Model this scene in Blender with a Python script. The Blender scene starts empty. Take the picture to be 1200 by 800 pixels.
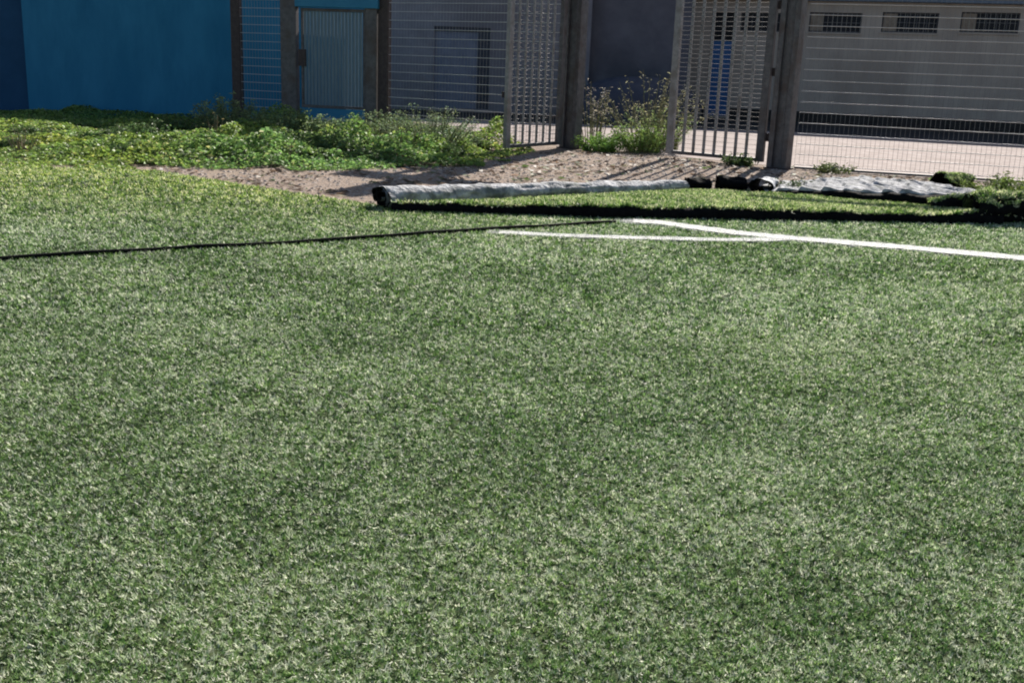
import bpy, math, random
import numpy as np
from mathutils import Vector, Matrix

random.seed(7)
rng = np.random.default_rng(11)
sc = bpy.context.scene
COL = sc.collection

# ------------------------------------------------------------------ camera
SUN_EL, SUN_AZ = 32.5, 19.5          # azimuth clockwise from +Y
cam_d = bpy.data.cameras.new('camera')
cam_d.sensor_width = 36.0
cam_d.lens = 36.0 * 1250.0 / 1200.0
cam_d.clip_start, cam_d.clip_end = 0.05, 600
cam = bpy.data.objects.new('camera', cam_d)
COL.objects.link(cam)
pitch = math.atan(325.0 / 1250.0)
cam.matrix_world = (Matrix.Translation((0, 0, 1.8)) @ Matrix.Rotation(math.pi / 2 - pitch, 4, 'X')
                    @ Matrix.Rotation(math.radians(2.2), 4, 'Z'))
sc.camera = cam

# ------------------------------------------------------------------ sky and sun
world = bpy.data.worlds.new('World')
sc.world = world
world.use_nodes = True
wn = world.node_tree
sky = wn.nodes.new('ShaderNodeTexSky')
sky.sky_type = 'NISHITA'
sky.sun_disc = False
sky.sun_elevation = math.radians(SUN_EL)
sky.sun_rotation = math.radians(SUN_AZ)
wn.links.new(sky.outputs[0], wn.nodes['Background'].inputs[0])
wn.nodes['Background'].inputs[1].default_value = 0.05
sun_d = bpy.data.lights.new('sun', 'SUN')
sun_d.energy = 4.6
sun_d.angle = math.radians(0.5)
sun_d.color = (1.0, 0.94, 0.85)
sun = bpy.data.objects.new('sun', sun_d)
COL.objects.link(sun)
el, az = math.radians(SUN_EL), math.radians(SUN_AZ)
to_sun = Vector((math.sin(az) * math.cos(el), math.cos(az) * math.cos(el), math.sin(el)))
sun.rotation_euler = to_sun.to_track_quat('Z', 'Y').to_euler()
sun.location = to_sun * 60
sc.view_settings.view_transform = 'Standard'
sc.view_settings.look = 'None'
sc.view_settings.exposure = 0.95
sc.view_settings.gamma = 1.0
sc.render.engine = 'CYCLES'
sc.cycles.filter_width = 2.0
sc.cycles.max_bounces = 6
sc.cycles.transparent_max_bounces = 8


# ------------------------------------------------------------------ helpers
def hash2(ix, iy, seed):
    h = (ix.astype(np.int64) * 374761393 + iy.astype(np.int64) * 668265263 + seed * 982451653) & 0x7fffffff
    h = ((h ^ (h >> 13)) * 1274126177) & 0x7fffffff
    return ((h ^ (h >> 16)) & 0xffff) / 65535.0


def vnoise(x, y, scale, seed=0):
    x = np.asarray(x, float) / scale
    y = np.asarray(y, float) / scale
    ix, iy = np.floor(x), np.floor(y)
    fx, fy = x - ix, y - iy
    fx, fy = fx * fx * (3 - 2 * fx), fy * fy * (3 - 2 * fy)
    a, b = hash2(ix, iy, seed), hash2(ix + 1, iy, seed)
    c, d = hash2(ix, iy + 1, seed), hash2(ix + 1, iy + 1, seed)
    return (a * (1 - fx) + b * fx) * (1 - fy) + (c * (1 - fx) + d * fx) * fy


def fbm(x, y, scale, seed=0, octs=3):
    s, amp, tot = 0, 1.0, 0
    for k in range(octs):
        s = s + amp * vnoise(x, y, scale / 2 ** k, seed + 17 * k)
        tot += amp
        amp *= 0.5
    return s / tot


def in_poly(x, y, poly):
    inside = np.zeros(x.shape, bool)
    n = len(poly)
    for i in range(n):
        x1, y1 = poly[i]
        x2, y2 = poly[(i + 1) % n]
        cond = ((y1 > y) != (y2 > y))
        xi = (x2 - x1) * (y - y1) / ((y2 - y1) if y2 != y1 else 1e-9) + x1
        inside ^= cond & (x < xi)
    return inside


def seg_dist(x, y, pts):
    best = np.full(x.shape, 1e9)
    for (x1, y1), (x2, y2) in zip(pts[:-1], pts[1:]):
        dx, dy = x2 - x1, y2 - y1
        t = np.clip(((x - x1) * dx + (y - y1) * dy) / (dx * dx + dy * dy), 0, 1)
        best = np.minimum(best, np.hypot(x - x1 - t * dx, y - y1 - t * dy))
    return best


def empty(name, loc=(0, 0, 0), rz=0.0):
    o = bpy.data.objects.new(name, None)
    o.empty_display_size = 0.2
    COL.objects.link(o)
    o.location = loc
    o.rotation_euler = (0, 0, rz)
    return o


def tag(o, label=None, cat=None, group=None, kind=None):
    if label: o['label'] = label
    if cat: o['category'] = cat
    if group: o['group'] = group
    if kind: o['kind'] = kind
    return o


class MB:
    def __init__(self):
        self.v, self.f = [], []

    def quad_prism(self, ring0, ring1):
        b = len(self.v)
        n = len(ring0)
        self.v += [tuple(p) for p in ring0] + [tuple(p) for p in ring1]
        for i in range(n):
            j = (i + 1) % n
            self.f.append((b + i, b + j, b + n + j, b + n + i))
        self.f.append(tuple(b + i for i in reversed(range(n))))
        self.f.append(tuple(b + n + i for i in range(n)))
        return self

    def box(self, x0, x1, y0, y1, z0, z1, c=0.0):
        """box, its four upright edges chamfered by c"""
        if c <= 0:
            ring = [(x0, y0), (x1, y0), (x1, y1), (x0, y1)]
        else:
            ring = [(x0 + c, y0), (x1 - c, y0), (x1, y0 + c), (x1, y1 - c),
                    (x1 - c, y1), (x0 + c, y1), (x0, y1 - c), (x0, y0 + c)]
        return self.quad_prism([(x, y, z0) for x, y in ring], [(x, y, z1) for x, y in ring])

    def hbox(self, x0, x1, y0, y1, z0, z1, c=0.004):
        """box lying along x, its long edges chamfered"""
        ring = [(y0 + c, z0), (y1 - c, z0), (y1, z0 + c), (y1, z1 - c),
                (y1 - c, z1), (y0 + c, z1), (y0, z1 - c), (y0, z0 + c)]
        return self.quad_prism([(x0, y, z) for y, z in reversed(ring)], [(x1, y, z) for y, z in reversed(ring)])

    def tube(self, pts, r0, r1=None, n=5):
        r1 = r0 if r1 is None else r1
        b = len(self.v)
        pts = [Vector(p) for p in pts]
        m = len(pts)
        for i, p in enumerate(pts):
            d = (pts[min(i + 1, m - 1)] - pts[max(i - 1, 0)]).normalized()
            a = Vector((0, 0, 1)) if abs(d.z) < 0.9 else Vector((1, 0, 0))
            u = d.cross(a).normalized()
            w = d.cross(u)
            r = r0 + (r1 - r0) * i / max(1, m - 1)
            for k in range(n):
                t = 2 * math.pi * k / n
                self.v.append(tuple(p + u * math.cos(t) * r + w * math.sin(t) * r))
        for i in range(m - 1):
            for k in range(n):
                k2 = (k + 1) % n
                self.f.append((b + i * n + k, b + i * n + k2, b + (i + 1) * n + k2, b + (i + 1) * n + k))
        self.f.append(tuple(b + k for k in reversed(range(n))))
        self.f.append(tuple(b + (m - 1) * n + k for k in range(n)))
        return self

    def build(self, name, mat, parent=None, smooth=False):
        me = bpy.data.meshes.new(name)
        me.from_pydata(self.v, [], self.f)
        me.update()
        if smooth:
            me.polygons.foreach_set('use_smooth', [True] * len(me.polygons))
        me.materials.append(mat)
        o = bpy.data.objects.new(name, me)
        COL.objects.link(o)
        if parent: o.parent = parent
        return o


def link_copy(src, parent, loc):
    o = src.copy()
    COL.objects.link(o)
    o.parent = parent
    o.location = loc
    return o


def np_mesh(name, verts, nper, mat, parent=None, colors=None, smooth=False):
    """verts (N,nper,3): N separate faces with nper corners each"""
    N = verts.shape[0]
    me = bpy.data.meshes.new(name)
    me.vertices.add(N * nper)
    me.vertices.foreach_set('co', verts.reshape(-1).astype(np.float32))
    me.loops.add(N * nper)
    me.loops.foreach_set('vertex_index', np.arange(N * nper, dtype=np.int32))
    me.polygons.add(N)
    me.polygons.foreach_set('loop_start', np.arange(0, N * nper, nper, dtype=np.int32))
    me.polygons.foreach_set('loop_total', np.full(N, nper, dtype=np.int32))
    if colors is not None:
        ca = me.attributes.new('tint', 'FLOAT_COLOR', 'POINT')
        c4 = np.ones((N, nper, 4), np.float32)
        c4[:, :, :3] = colors[:, None, :]
        ca.data.foreach_set('color', c4.reshape(-1))
    me.update(calc_edges=True)
    me.materials.append(mat)
    o = bpy.data.objects.new(name, me)
    COL.objects.link(o)
    if parent: o.parent = parent
    return o


def grid_mesh(name, P, mat, parent=None, smooth=True):
    """P (nu,nv,3)"""
    nu, nv = P.shape[:2]
    idx = np.arange(nu * nv).reshape(nu, nv)
    f = np.stack([idx[:-1, :-1], idx[1:, :-1], idx[1:, 1:], idx[:-1, 1:]], -1).reshape(-1, 4)
    me = bpy.data.meshes.new(name)
    me.from_pydata(P.reshape(-1, 3).tolist(), [], f.tolist())
    me.update()
    me.polygons.foreach_set('use_smooth', [smooth] * len(me.polygons))
    me.materials.append(mat)
    o = bpy.data.objects.new(name, me)
    COL.objects.link(o)
    if parent: o.parent = parent
    return o


# ------------------------------------------------------------------ materials
def nmat(name, c1, c2=None, scale=8.0, rough=0.85, bump=0.3, bump_scale=40.0, metallic=0.0, detail=6.0,
         c3=None, scale3=1.2, spec=0.3, stretch=(1, 1, 1), bump_dist=0.01):
    m = bpy.data.materials.new(name)
    m.use_nodes = True
    t = m.node_tree
    b = t.nodes['Principled BSDF']
    b.inputs['Roughness'].default_value = rough
    b.inputs['Metallic'].default_value = metallic
    b.inputs['Specular IOR Level'].default_value = spec
    geo = t.nodes.new('ShaderNodeNewGeometry')
    mp = t.nodes.new('ShaderNodeMapping')
    mp.inputs['Scale'].default_value = stretch
    t.links.new(geo.outputs['Position'], mp.inputs[0])
    n = t.nodes.new('ShaderNodeTexNoise')
    n.inputs['Scale'].default_value = scale
    n.inputs['Detail'].default_value = detail
    n.inputs['Roughness'].default_value = 0.65
    t.links.new(mp.outputs[0], n.inputs['Vector'])
    r = t.nodes.new('ShaderNodeValToRGB')
    r.color_ramp.elements[0].position = 0.33
    r.color_ramp.elements[1].position = 0.67
    r.color_ramp.elements[0].color = (*c1, 1)
    r.color_ramp.elements[1].color = (*(c2 or c1), 1)
    t.links.new(n.outputs[0], r.inputs[0])
    out = r.outputs[0]
    if c3:
        n3 = t.nodes.new('ShaderNodeTexNoise')
        n3.inputs['Scale'].default_value = scale3
        n3.inputs['Detail'].default_value = 5
        t.links.new(mp.outputs[0], n3.inputs['Vector'])
        r3 = t.nodes.new('ShaderNodeValToRGB')
        r3.color_ramp.elements[0].position = 0.5
        r3.color_ramp.elements[1].position = 0.68
        r3.color_ramp.elements[0].color = (0, 0, 0, 1)
        r3.color_ramp.elements[1].color = (0.85, 0.85, 0.85, 1)
        t.links.new(n3.outputs[0], r3.inputs[0])
        mx = t.nodes.new('ShaderNodeMix')
        mx.data_type = 'RGBA'
        t.links.new(r3.outputs[0], mx.inputs[0])
        t.links.new(out, mx.inputs[6])
        mx.inputs[7].default_value = (*c3, 1)
        out = mx.outputs[2]
    t.links.new(out, b.inputs['Base Color'])
    if bump > 0:
        nb = t.nodes.new('ShaderNodeTexNoise')
        nb.inputs['Scale'].default_value = bump_scale
        nb.inputs['Detail'].default_value = 4
        t.links.new(mp.outputs[0], nb.inputs['Vector'])
        bp = t.nodes.new('ShaderNodeBump')
        bp.inputs['Strength'].default_value = bump
        bp.inputs['Distance'].default_value = bump_dist
        t.links.new(nb.outputs[0], bp.inputs['Height'])
        t.links.new(bp.outputs[0], b.inputs['Normal'])
    return m


def leafmat(name, trans=0.4, rough=0.55, spec=0.12, fixed=None):
    m = bpy.data.materials.new(name)
    m.use_nodes = True
    t = m.node_tree
    t.nodes.remove(t.nodes['Principled BSDF'])
    at = t.nodes.new('ShaderNodeAttribute')
    at.attribute_name = 'tint'
    d = t.nodes.new('ShaderNodeBsdfDiffuse')
    tr = t.nodes.new('ShaderNodeBsdfTranslucent')
    gl = t.nodes.new('ShaderNodeBsdfGlossy')
    gl.inputs['Roughness'].default_value = rough
    gl.inputs['Color'].default_value = (1, 1, 1, 1)
    t.links.new(at.outputs['Color'], d.inputs[0])
    t.links.new(at.outputs['Color'], tr.inputs[0])
    m1 = t.nodes.new('ShaderNodeMixShader')
    m1.inputs[0].default_value = trans
    t.links.new(d.outputs[0], m1.inputs[1])
    t.links.new(tr.outputs[0], m1.inputs[2])
    m2 = t.nodes.new('ShaderNodeMixShader')
    m2.inputs[0].default_value = spec
    t.links.new(m1.outputs[0], m2.inputs[1])
    t.links.new(gl.outputs[0], m2.inputs[2])
    t.links.new(m2.outputs[0], t.nodes['Material Output'].inputs[0])
    return m


M = {}
M['soil'] = nmat('soil', (0.13, 0.098, 0.078), (0.43, 0.335, 0.275), 13, 0.95, 0.85, 20, c3=(0.30, 0.235, 0.18), scale3=0.8, spec=0.1, bump_dist=0.04)
M['stone'] = nmat('gravel stone', (0.22, 0.175, 0.15), (0.56, 0.48, 0.42), 14, 0.9, 0.3, 60, spec=0.15)
M['turf_base'] = nmat('turf base', (0.035, 0.05, 0.022), (0.10, 0.125, 0.06), 30, 0.95, 0.6, 120, spec=0.05, c3=(0.07, 0.09, 0.045), scale3=2)
M['tape'] = nmat('seam tape', (0.006, 0.006, 0.006), (0.014, 0.014, 0.013), 20, 0.9, 0.3, 60, spec=0.1)
M['paint'] = nmat('white line paint', (0.62, 0.62, 0.60), (0.78, 0.78, 0.76), 25, 0.9, 0.5, 90, spec=0.1)
M['pave'] = nmat('concrete paving', (0.23, 0.182, 0.17), (0.39, 0.325, 0.305), 3.0, 0.9, 0.35, 30, c3=(0.25, 0.20, 0.185), scale3=0.5, spec=0.15)
M['asphalt_shade'] = nmat('dark asphalt', (0.028, 0.027, 0.027), (0.052, 0.050, 0.050), 6, 0.9, 0.4, 60, spec=0.15)
M['blue'] = nmat('blue wall paint', (0.020, 0.165, 0.315), (0.036, 0.225, 0.405), 1.6, 0.75, 0.35, 30, c3=(0.022, 0.182, 0.345), scale3=0.6, spec=0.2, stretch=(1, 1, 0.35))
M['blue2'] = nmat('blue trim paint', (0.03, 0.19, 0.34), (0.045, 0.23, 0.39), 3, 0.6, 0.15, 40)
M['greywall'] = nmat('lilac grey render', (0.185, 0.17, 0.19), (0.245, 0.228, 0.25), 1.6, 0.9, 0.4, 25, c3=(0.155, 0.143, 0.16), scale3=0.5)
M['darkwall'] = nmat('slate blue render', (0.10, 0.097, 0.12), (0.145, 0.14, 0.165), 1.2, 0.9, 0.35, 25, c3=(0.085, 0.083, 0.10), scale3=0.5)
M['beige'] = nmat('beige render', (0.36, 0.305, 0.265), (0.46, 0.40, 0.35), 1.3, 0.9, 0.4, 25, c3=(0.30, 0.25, 0.215), scale3=0.45, stretch=(1, 1, 0.4))
M['fascia'] = nmat('slate blue fascia', (0.12, 0.16, 0.22), (0.17, 0.215, 0.28), 4, 0.6, 0.15, 30)
M['roof'] = nmat('roof sheet', (0.18, 0.17, 0.17), (0.26, 0.25, 0.24), 3, 0.8, 0.2, 20)
M['glass'] = nmat('dark pane', (0.010, 0.012, 0.018), (0.020, 0.022, 0.030), 3, 0.35, 0.0, spec=0.12)
M['winframe'] = nmat('window frame paint', (0.05, 0.05, 0.06), (0.085, 0.085, 0.095), 10, 0.6, 0.1, 60)
M['board'] = nmat('weathered board', (0.20, 0.16, 0.13), (0.30, 0.25, 0.20), 5, 0.85, 0.3, 40)
M['steel'] = nmat('galvanised steel', (0.085, 0.081, 0.088), (0.155, 0.148, 0.155), 9, 0.55, 0.25, 50, metallic=0.35, c3=(0.09, 0.07, 0.066), scale3=3, spec=0.4)
M['steel_light'] = nmat('light galvanised steel', (0.22, 0.212, 0.22), (0.32, 0.31, 0.315), 14, 0.5, 0.15, 60, metallic=0.3, c3=(0.18, 0.16, 0.15), scale3=4, spec=0.5)
M['wire'] = nmat('galvanised wire', (0.55, 0.54, 0.54), (0.72, 0.71, 0.70), 20, 0.38, 0.0, metallic=0.45, spec=0.5)
M['rust'] = nmat('brown steel', (0.055, 0.042, 0.044), (0.095, 0.075, 0.073), 12, 0.7, 0.3, 60, metallic=0.2)
M['slat'] = nmat('grey blue slat paint', (0.13, 0.185, 0.23), (0.185, 0.25, 0.30), 6, 0.65, 0.15, 50, stretch=(4, 4, 0.6))
M['sill'] = nmat('pale sill', (0.6, 0.6, 0.6), (0.74, 0.74, 0.73), 12, 0.7, 0.2, 60)
M['door'] = nmat('grey blue door', (0.145, 0.155, 0.205), (0.19, 0.20, 0.255), 3, 0.6, 0.15, 30)
M['doorframe'] = nmat('dark door frame', (0.04, 0.042, 0.055), (0.065, 0.066, 0.08), 6, 0.7, 0.15, 40)
M['bluedoor'] = nmat('bright blue door', (0.03, 0.12, 0.33), (0.045, 0.155, 0.39), 2.5, 0.5, 0.15, 30)
M['tarp'] = nmat('navy tarpaulin', (0.05, 0.052, 0.075), (0.078, 0.08, 0.105), 3, 0.6, 0.4, 12)
M['backing'] = nmat('white turf backing', (0.38, 0.39, 0.42), (0.78, 0.79, 0.81), 6, 0.85, 0.9, 14, c3=(0.22, 0.23, 0.25), scale3=3.4, spec=0.2, bump_dist=0.05)
M['dirty_backing'] = nmat('dirty turf backing', (0.20, 0.20, 0.215), (0.64, 0.64, 0.66), 8, 0.9, 0.9, 16, c3=(0.13, 0.14, 0.13), scale3=4.5, spec=0.15, bump_dist=0.05)
M['black'] = nmat('black sheet and shade', (0.004, 0.004, 0.005), (0.010, 0.010, 0.011), 9, 0.85, 0.6, 18, spec=0.06, bump_dist=0.03)  # also paints the shaded fronts and ends of turf pieces black
M['grass'] = leafmat('turf fibre', 0.40, 0.5, 0.04)
M['leaf'] = leafmat('weed leaf', 0.45, 0.5, 0.03)
M['stem'] = nmat('weed stem', (0.10, 0.12, 0.05), (0.22, 0.20, 0.10), 20, 0.8, 0.0)
M['drystem'] = nmat('dry stem', (0.22, 0.16, 0.10), (0.36, 0.28, 0.19), 20, 0.85, 0.0)

# ------------------------------------------------------------------ ground
SEAM = [(-6.2, 7.85), (-4.47, 8.90), (-3.87, 9.27), (-2.15, 10.38), (-0.42, 11.56), (1.17, 12.69)]
LINE_A = [(1.4, 12.76), (1.7, 12.73), (1.96, 12.52), (2.49, 12.13), (3.06, 11.88), (4.23, 11.52), (5.33, 11.08), (9.0, 9.75)]
LINE_B = [(-0.18, 11.5), (0.51, 11.44), (1.25, 11.47), (2.29, 11.57), (2.84, 11.73), (3.21, 11.91)]
TURF = [(-40, -14), (-40, 16.0), (-12, 16.1), (-7.89, 16.31), (-5.59, 16.42), (-3.64, 14.87), (-1.67, 13.35),
        (-0.9, 13.9), (0.6, 15.2), (2.3, 16.6), (3.8, 16.9), (6.4, 17.2), (9, 17.4), (40, 17.4), (40, -14)]
PAVE = [(-1.6, 29.5), (-0.4, 26.2), (1.2, 24.9), (3.4, 23.2), (5.2, 21.7), (6.2, 20.9), (9.4, 19.75), (13, 18.7), (45, 14),
        (90, 14), (90, 90), (-90, 90), (-90, 34), (-3, 33)]


def sheet(name, poly, z, mat):
    me = bpy.data.meshes.new(name)
    me.from_pydata([(x, y, z) for x, y in poly], [], [tuple(range(len(poly)))])
    me.update()
    if me.polygons[0].normal.z < 0:
        me.flip_normals()
    me.materials.append(mat)
    o = bpy.data.objects.new(name, me)
    COL.objects.link(o)
    return tag(o, kind='structure')


sheet('ground', [(-400, -300), (400, -300), (400, 400), (-400, 400)], 0.0, M['soil'])
sheet('turf', TURF, 0.012, M['turf_base'])
sheet('pavement', PAVE, 0.006, M['pave'])
sheet('asphalt_shade_area', [(-9, 35.0), (-1, 34.6), (5, 34.9), (9.2, 34.9), (24, 30.3), (40, 25.5), (40, 60), (-9, 60)], 0.011, M['asphalt_shade'])  # dark ground cut to the buildings' shadow edge, deepening their shade by colour

# black hose lying across the turf
hp = np.array(SEAM)  # thin tube drawn for the dark line across the turf
hs = np.concatenate([[0], np.cumsum(np.hypot(*np.diff(hp, axis=0).T))])
hq = np.linspace(0, hs[-1], 90)
hx, hy = np.interp(hq, hs, hp[:, 0]), np.interp(hq, hs, hp[:, 1])
hy = hy + (vnoise(hq, hq * 0, 0.8, 2) - 0.5) * 0.10 + (vnoise(hq, hq * 0, 0.25, 4) - 0.5) * 0.03
hz_ = 0.034 + (vnoise(hq, hq * 0, 0.35, 6) - 0.5) * 0.012
tag(MB().tube(list(zip(hx, hy, hz_)), 0.021, n=8).build('strand', M['tape'], smooth=True), 'thin black hose lying across the open green turf', 'strand')


def strip(name, line, hw, z, mat):
    mb = MB()
    lp = np.array(line)
    ls = np.concatenate([[0], np.cumsum(np.hypot(*np.diff(lp, axis=0).T))])
    lq = np.arange(0, ls[-1], 0.06)
    p = [Vector((x, y, z)) for x, y in zip(np.interp(lq, ls, lp[:, 0]), np.interp(lq, ls, lp[:, 1]))]
    nn = []
    for i in range(len(p)):
        d = (p[min(i + 1, len(p) - 1)] - p[max(i - 1, 0)]).normalized()
        nn.append(Vector((-d.y, d.x, 0)) * hw * (0.70 + 0.36 * random.random()))
    for q, n_ in zip(p, nn):
        mb.v += [tuple(q - n_), tuple(q + n_)]
    for i in range(len(p) - 1):
        mb.f.append((2 * i, 2 * i + 2, 2 * i + 3, 2 * i + 1))
    return tag(mb.build(name, mat), kind='structure')


strip('painted_line', LINE_A, 0.18, 0.034, M['paint'])
strip('painted_line', LINE_B, 0.11, 0.031, M['paint'])


# ------------------------------------------------------------------ turf fibres
def turf_color(x, y, n, shade=0.0):
    """fibre colours: clumps of dark, mid, pale and dusty fibres, with sheen painted into the pale patches"""
    patch = fbm(x, y * 1.5, 1.0, 3, 4) * 0.65 + fbm(x, y * 1.5, 0.12, 9, 2) * 0.35
    hue = fbm(x, y, 1.7, 21, 3)
    t = rng.normal(0, 1, n) * 0.50 + (patch - 0.5) * 1.0 + 0.50 + np.clip(x * 0.04, -0.1, 0.1) + shade  # sheen put into the colour: pale patches, and paler to the right
    t = np.clip(t, 0, 1)[:, None]
    dark = np.array([0.026, 0.060, 0.014])
    mid = np.array([0.120, 0.250, 0.056])
    lite = np.array([0.345, 0.485, 0.215])
    pale = np.array([0.76, 0.81, 0.72])
    c = np.where(t < 0.4, dark + (mid - dark) * (t / 0.4),
                 np.where(t < 0.78, mid + (lite - mid) * ((t - 0.4) / 0.38), lite + (pale - lite) * ((t - 0.78) / 0.22)))
    yel = np.clip((hue - 0.52) * 0.9 + rng.normal(0, 0.40, n), -0.7, 0.9)[:, None]
    c = c * (1 + yel * (1.1 - t) * np.array([0.20, 0.05, -0.25]))
    return np.clip(c * np.array([0.99, 1.01, 0.83]), 0.004, 0.8)


def blades(name, P, up, col, length, width, parent=None, lean=(0.45, 1.50), per=5, spread=0.007):
    n = len(P)
    P = np.repeat(P, per, 0)
    up = np.repeat(up, per, 0)
    L = np.repeat(length, per) * rng.uniform(0.65, 1.2, n * per)
    W = np.repeat(width, per) * rng.uniform(0.7, 1.3, n * per)
    C = np.repeat(col, per, 0) * rng.uniform(0.8, 1.2, (n * per, 1))
    base_az = np.repeat(rng.uniform(0, 2 * np.pi, n), per) + rng.normal(0, 0.9, n * per)
    le = rng.uniform(lean[0], lean[1], n * per)
    a = np.stack([np.cos(base_az), np.sin(base_az), np.zeros(n * per)], 1)
    a -= up * np.sum(a * up, 1)[:, None]
    a /= np.linalg.norm(a, axis=1)[:, None] + 1e-9
    s = np.cross(up, a)
    tw = rng.uniform(-0.9, 0.9, n * per)[:, None]
    side = s * np.cos(tw) + up * np.sin(tw) * 0.6
    d = a * np.sin(le)[:, None] + up * np.cos(le)[:, None]
    sp = np.repeat(width / 0.008, per)[:, None]
    B = P + (a * rng.normal(0, spread, (n * per, 1)) + s * rng.normal(0, spread, (n * per, 1))) * sp
    V = np.empty((n * per, 3, 3))
    V[:, 0] = B - side * W[:, None] * 0.5
    V[:, 1] = B + side * W[:, None] * 0.5
    V[:, 2] = B + d * L[:, None]
    return np_mesh(name, V, 3, M['grass'], parent, np.clip(C, 0.003, 0.85))


xs, ys, ln, wd = [], [], [], []
for (y0, y1, dens, L, W) in [(2.0, 3.6, 7200, .021, .0056), (3.6, 5.2, 5800, .023, .0064), (5.2, 7.2, 4000, .026, .0078),
                             (7.2, 9.6, 2200, .035, .0112), (9.6, 13.0, 1350, .038, .014), (13.0, 17.4, 750, .044, .019)]:
    hw = 0.50 * y1 + 0.9
    N = int(dens * (y1 - y0) * 2 * hw)
    x = rng.uniform(-hw, hw, N)
    y = rng.uniform(y0, y1, N)
    keep = np.abs(x) < 0.50 * y + 0.9
    x, y = x[keep], y[keep]
    keep = in_poly(x, y, TURF)
    x, y = x[keep], y[keep]
    if y0 >= 7:                                     # thicker fibres stand where the lines are painted
        for _ in range(2):
            w_ = (seg_dist(x, y, LINE_A) < 0.2) | (seg_dist(x, y, LINE_B) < 0.13)
            x = np.concatenate([x, x[w_] + rng.normal(0, .02, w_.sum())]); y = np.concatenate([y, y[w_] + rng.normal(0, .02, w_.sum())])
    xs.append(x); ys.append(y)
    ln.append(np.full(len(x), L)); wd.append(np.full(len(x), W))
x, y, ln, wd = map(np.concatenate, (xs, ys, ln, wd))
n = len(x)
col = turf_color(x, y, n)
# weeds and yellower fibres spreading in from the far left corner
f = np.clip((y - 10.5) / 4.5, 0, 1) * np.clip((1.0 - x) / 4.0, 0, 1)
col = col * (1 + f[:, None] * np.array([0.45, 0.30, -0.25]))
# white painted lines
da, db = seg_dist(x, y, LINE_A), seg_dist(x, y, LINE_B)
jit = rng.normal(0, 0.028, n)
white = (da + jit < 0.185) | (db + jit < 0.11)
wcol = np.array([0.78, 0.78, 0.76]) * rng.uniform(0.72, 1.0, (n, 1))
worn = rng.uniform(0, 1, n) < 0.03 + 0.3 * np.clip(fbm(x, y, 0.35, 41, 2) - 0.5, 0, 1)
col = np.where((white & ~worn)[:, None], wcol, col)
P = np.stack([x, y, np.full(n, 0.012)], 1)
up = np.tile(np.array([0, 0, 1.0]), (n, 1))
g = blades('turf_grass', P, up, col, ln, wd, per=4)
tag(g, 'short worn green synthetic turf fibres with pale patches of wear and painted sheen and white lines', 'grass', kind='stuff')

# ------------------------------------------------------------------ gravel and clods on the bare soil
SOILP = [(-5.8, 16.7), (-3.6, 15.1), (-1.7, 13.53), (-0.9, 14.0), (0.6, 15.4), (2.3, 16.8), (3.8, 17.1), (7.5, 17.5),
         (9.2, 19.6), (5.2, 21.6), (3.2, 23.0), (1.2, 23.6), (-0.5, 21.2), (-2.5, 18.6), (-5, 17.6)]
NS = 8500
x = rng.uniform(-6, 9.2, NS * 3)
y = rng.uniform(13.3, 23.6, NS * 3)
k = in_poly(x, y, SOILP)
x, y = x[k][:NS], y[k][:NS]
V, Fc = [], []
tpl = np.array([(1, 0, 0), (0.4, 0.9, 0), (-0.7, 0.7, 0), (-1, -0.1, 0), (-0.4, -0.9, 0), (0.7, -0.7, 0), (0.15, 0.1, 1)])
for i in range(len(x)):
    s = 0.012 + 0.045 * random.random() ** 2.4
    a = random.random() * 6.28
    ca, sa = math.cos(a), math.sin(a)
    b = len(V)
    for p in tpl:
        px, py = p[0] * s * random.uniform(.7, 1.2), p[1] * s * random.uniform(.7, 1.2)
        V.append((x[i] + px * ca - py * sa, y[i] + px * sa + py * ca, 0.0 + p[2] * s * random.uniform(.2, .55) - 0.002 * (p[2] == 0)))
    for q in range(6):
        Fc.append((b + q, b + (q + 1) % 6, b + 6))
mb = MB(); mb.v, mb.f = V, Fc
tag(mb.build('gravel', M['stone'], smooth=False), 'loose pinkish brown gravel and clods on the bare soil', 'gravel', kind='stuff')


# dead leaves, bark and torn turf lying on the soil
NL = 2600
x = rng.uniform(-6, 9.2, NL * 3); y = rng.uniform(13.3, 23.6, NL * 3)
k = in_poly(x, y, SOILP) & (vnoise(x, y, 0.9, 33) > 0.35)
x, y = x[k][:NL], y[k][:NL]
nl = len(x)
az_ = rng.uniform(0, 6.28, nl); sz = rng.uniform(0.03, 0.10, nl)
a_ = np.stack([np.cos(az_), np.sin(az_), rng.normal(0, .15, nl)], 1) * sz[:, None]
b_ = np.stack([-np.sin(az_), np.cos(az_), rng.normal(0, .35, nl)], 1) * sz[:, None] * rng.uniform(0.15, 0.5, (nl, 1))
c_ = np.stack([x, y, np.full(nl, 0.022)], 1)
lv = np.stack([c_ - a_, c_ + b_, c_ + a_, c_ - b_], 1)
lv[:, :, 2] = np.maximum(lv[:, :, 2], 0.003)
lc = np.array([0.17, 0.12, 0.085]) * np.exp(rng.normal(0, 0.5, (nl, 1)))
lc[rng.uniform(0, 1, nl) < 0.2] = (0.10, 0.15, 0.05)
tag(np_mesh('litter', lv, 4, M['leaf'], None, np.clip(lc, .01, .6)), 'dry brown leaf litter scattered over the bare soil', 'litter', kind='stuff')


# ------------------------------------------------------------------ buildings
def wall_frame(a, b):
    """Empty at a, local x along a->b, local -y towards the pitch"""
    d = Vector((b[0] - a[0], b[1] - a[1], 0))
    return d.length, math.atan2(d.y, d.x)


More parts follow.
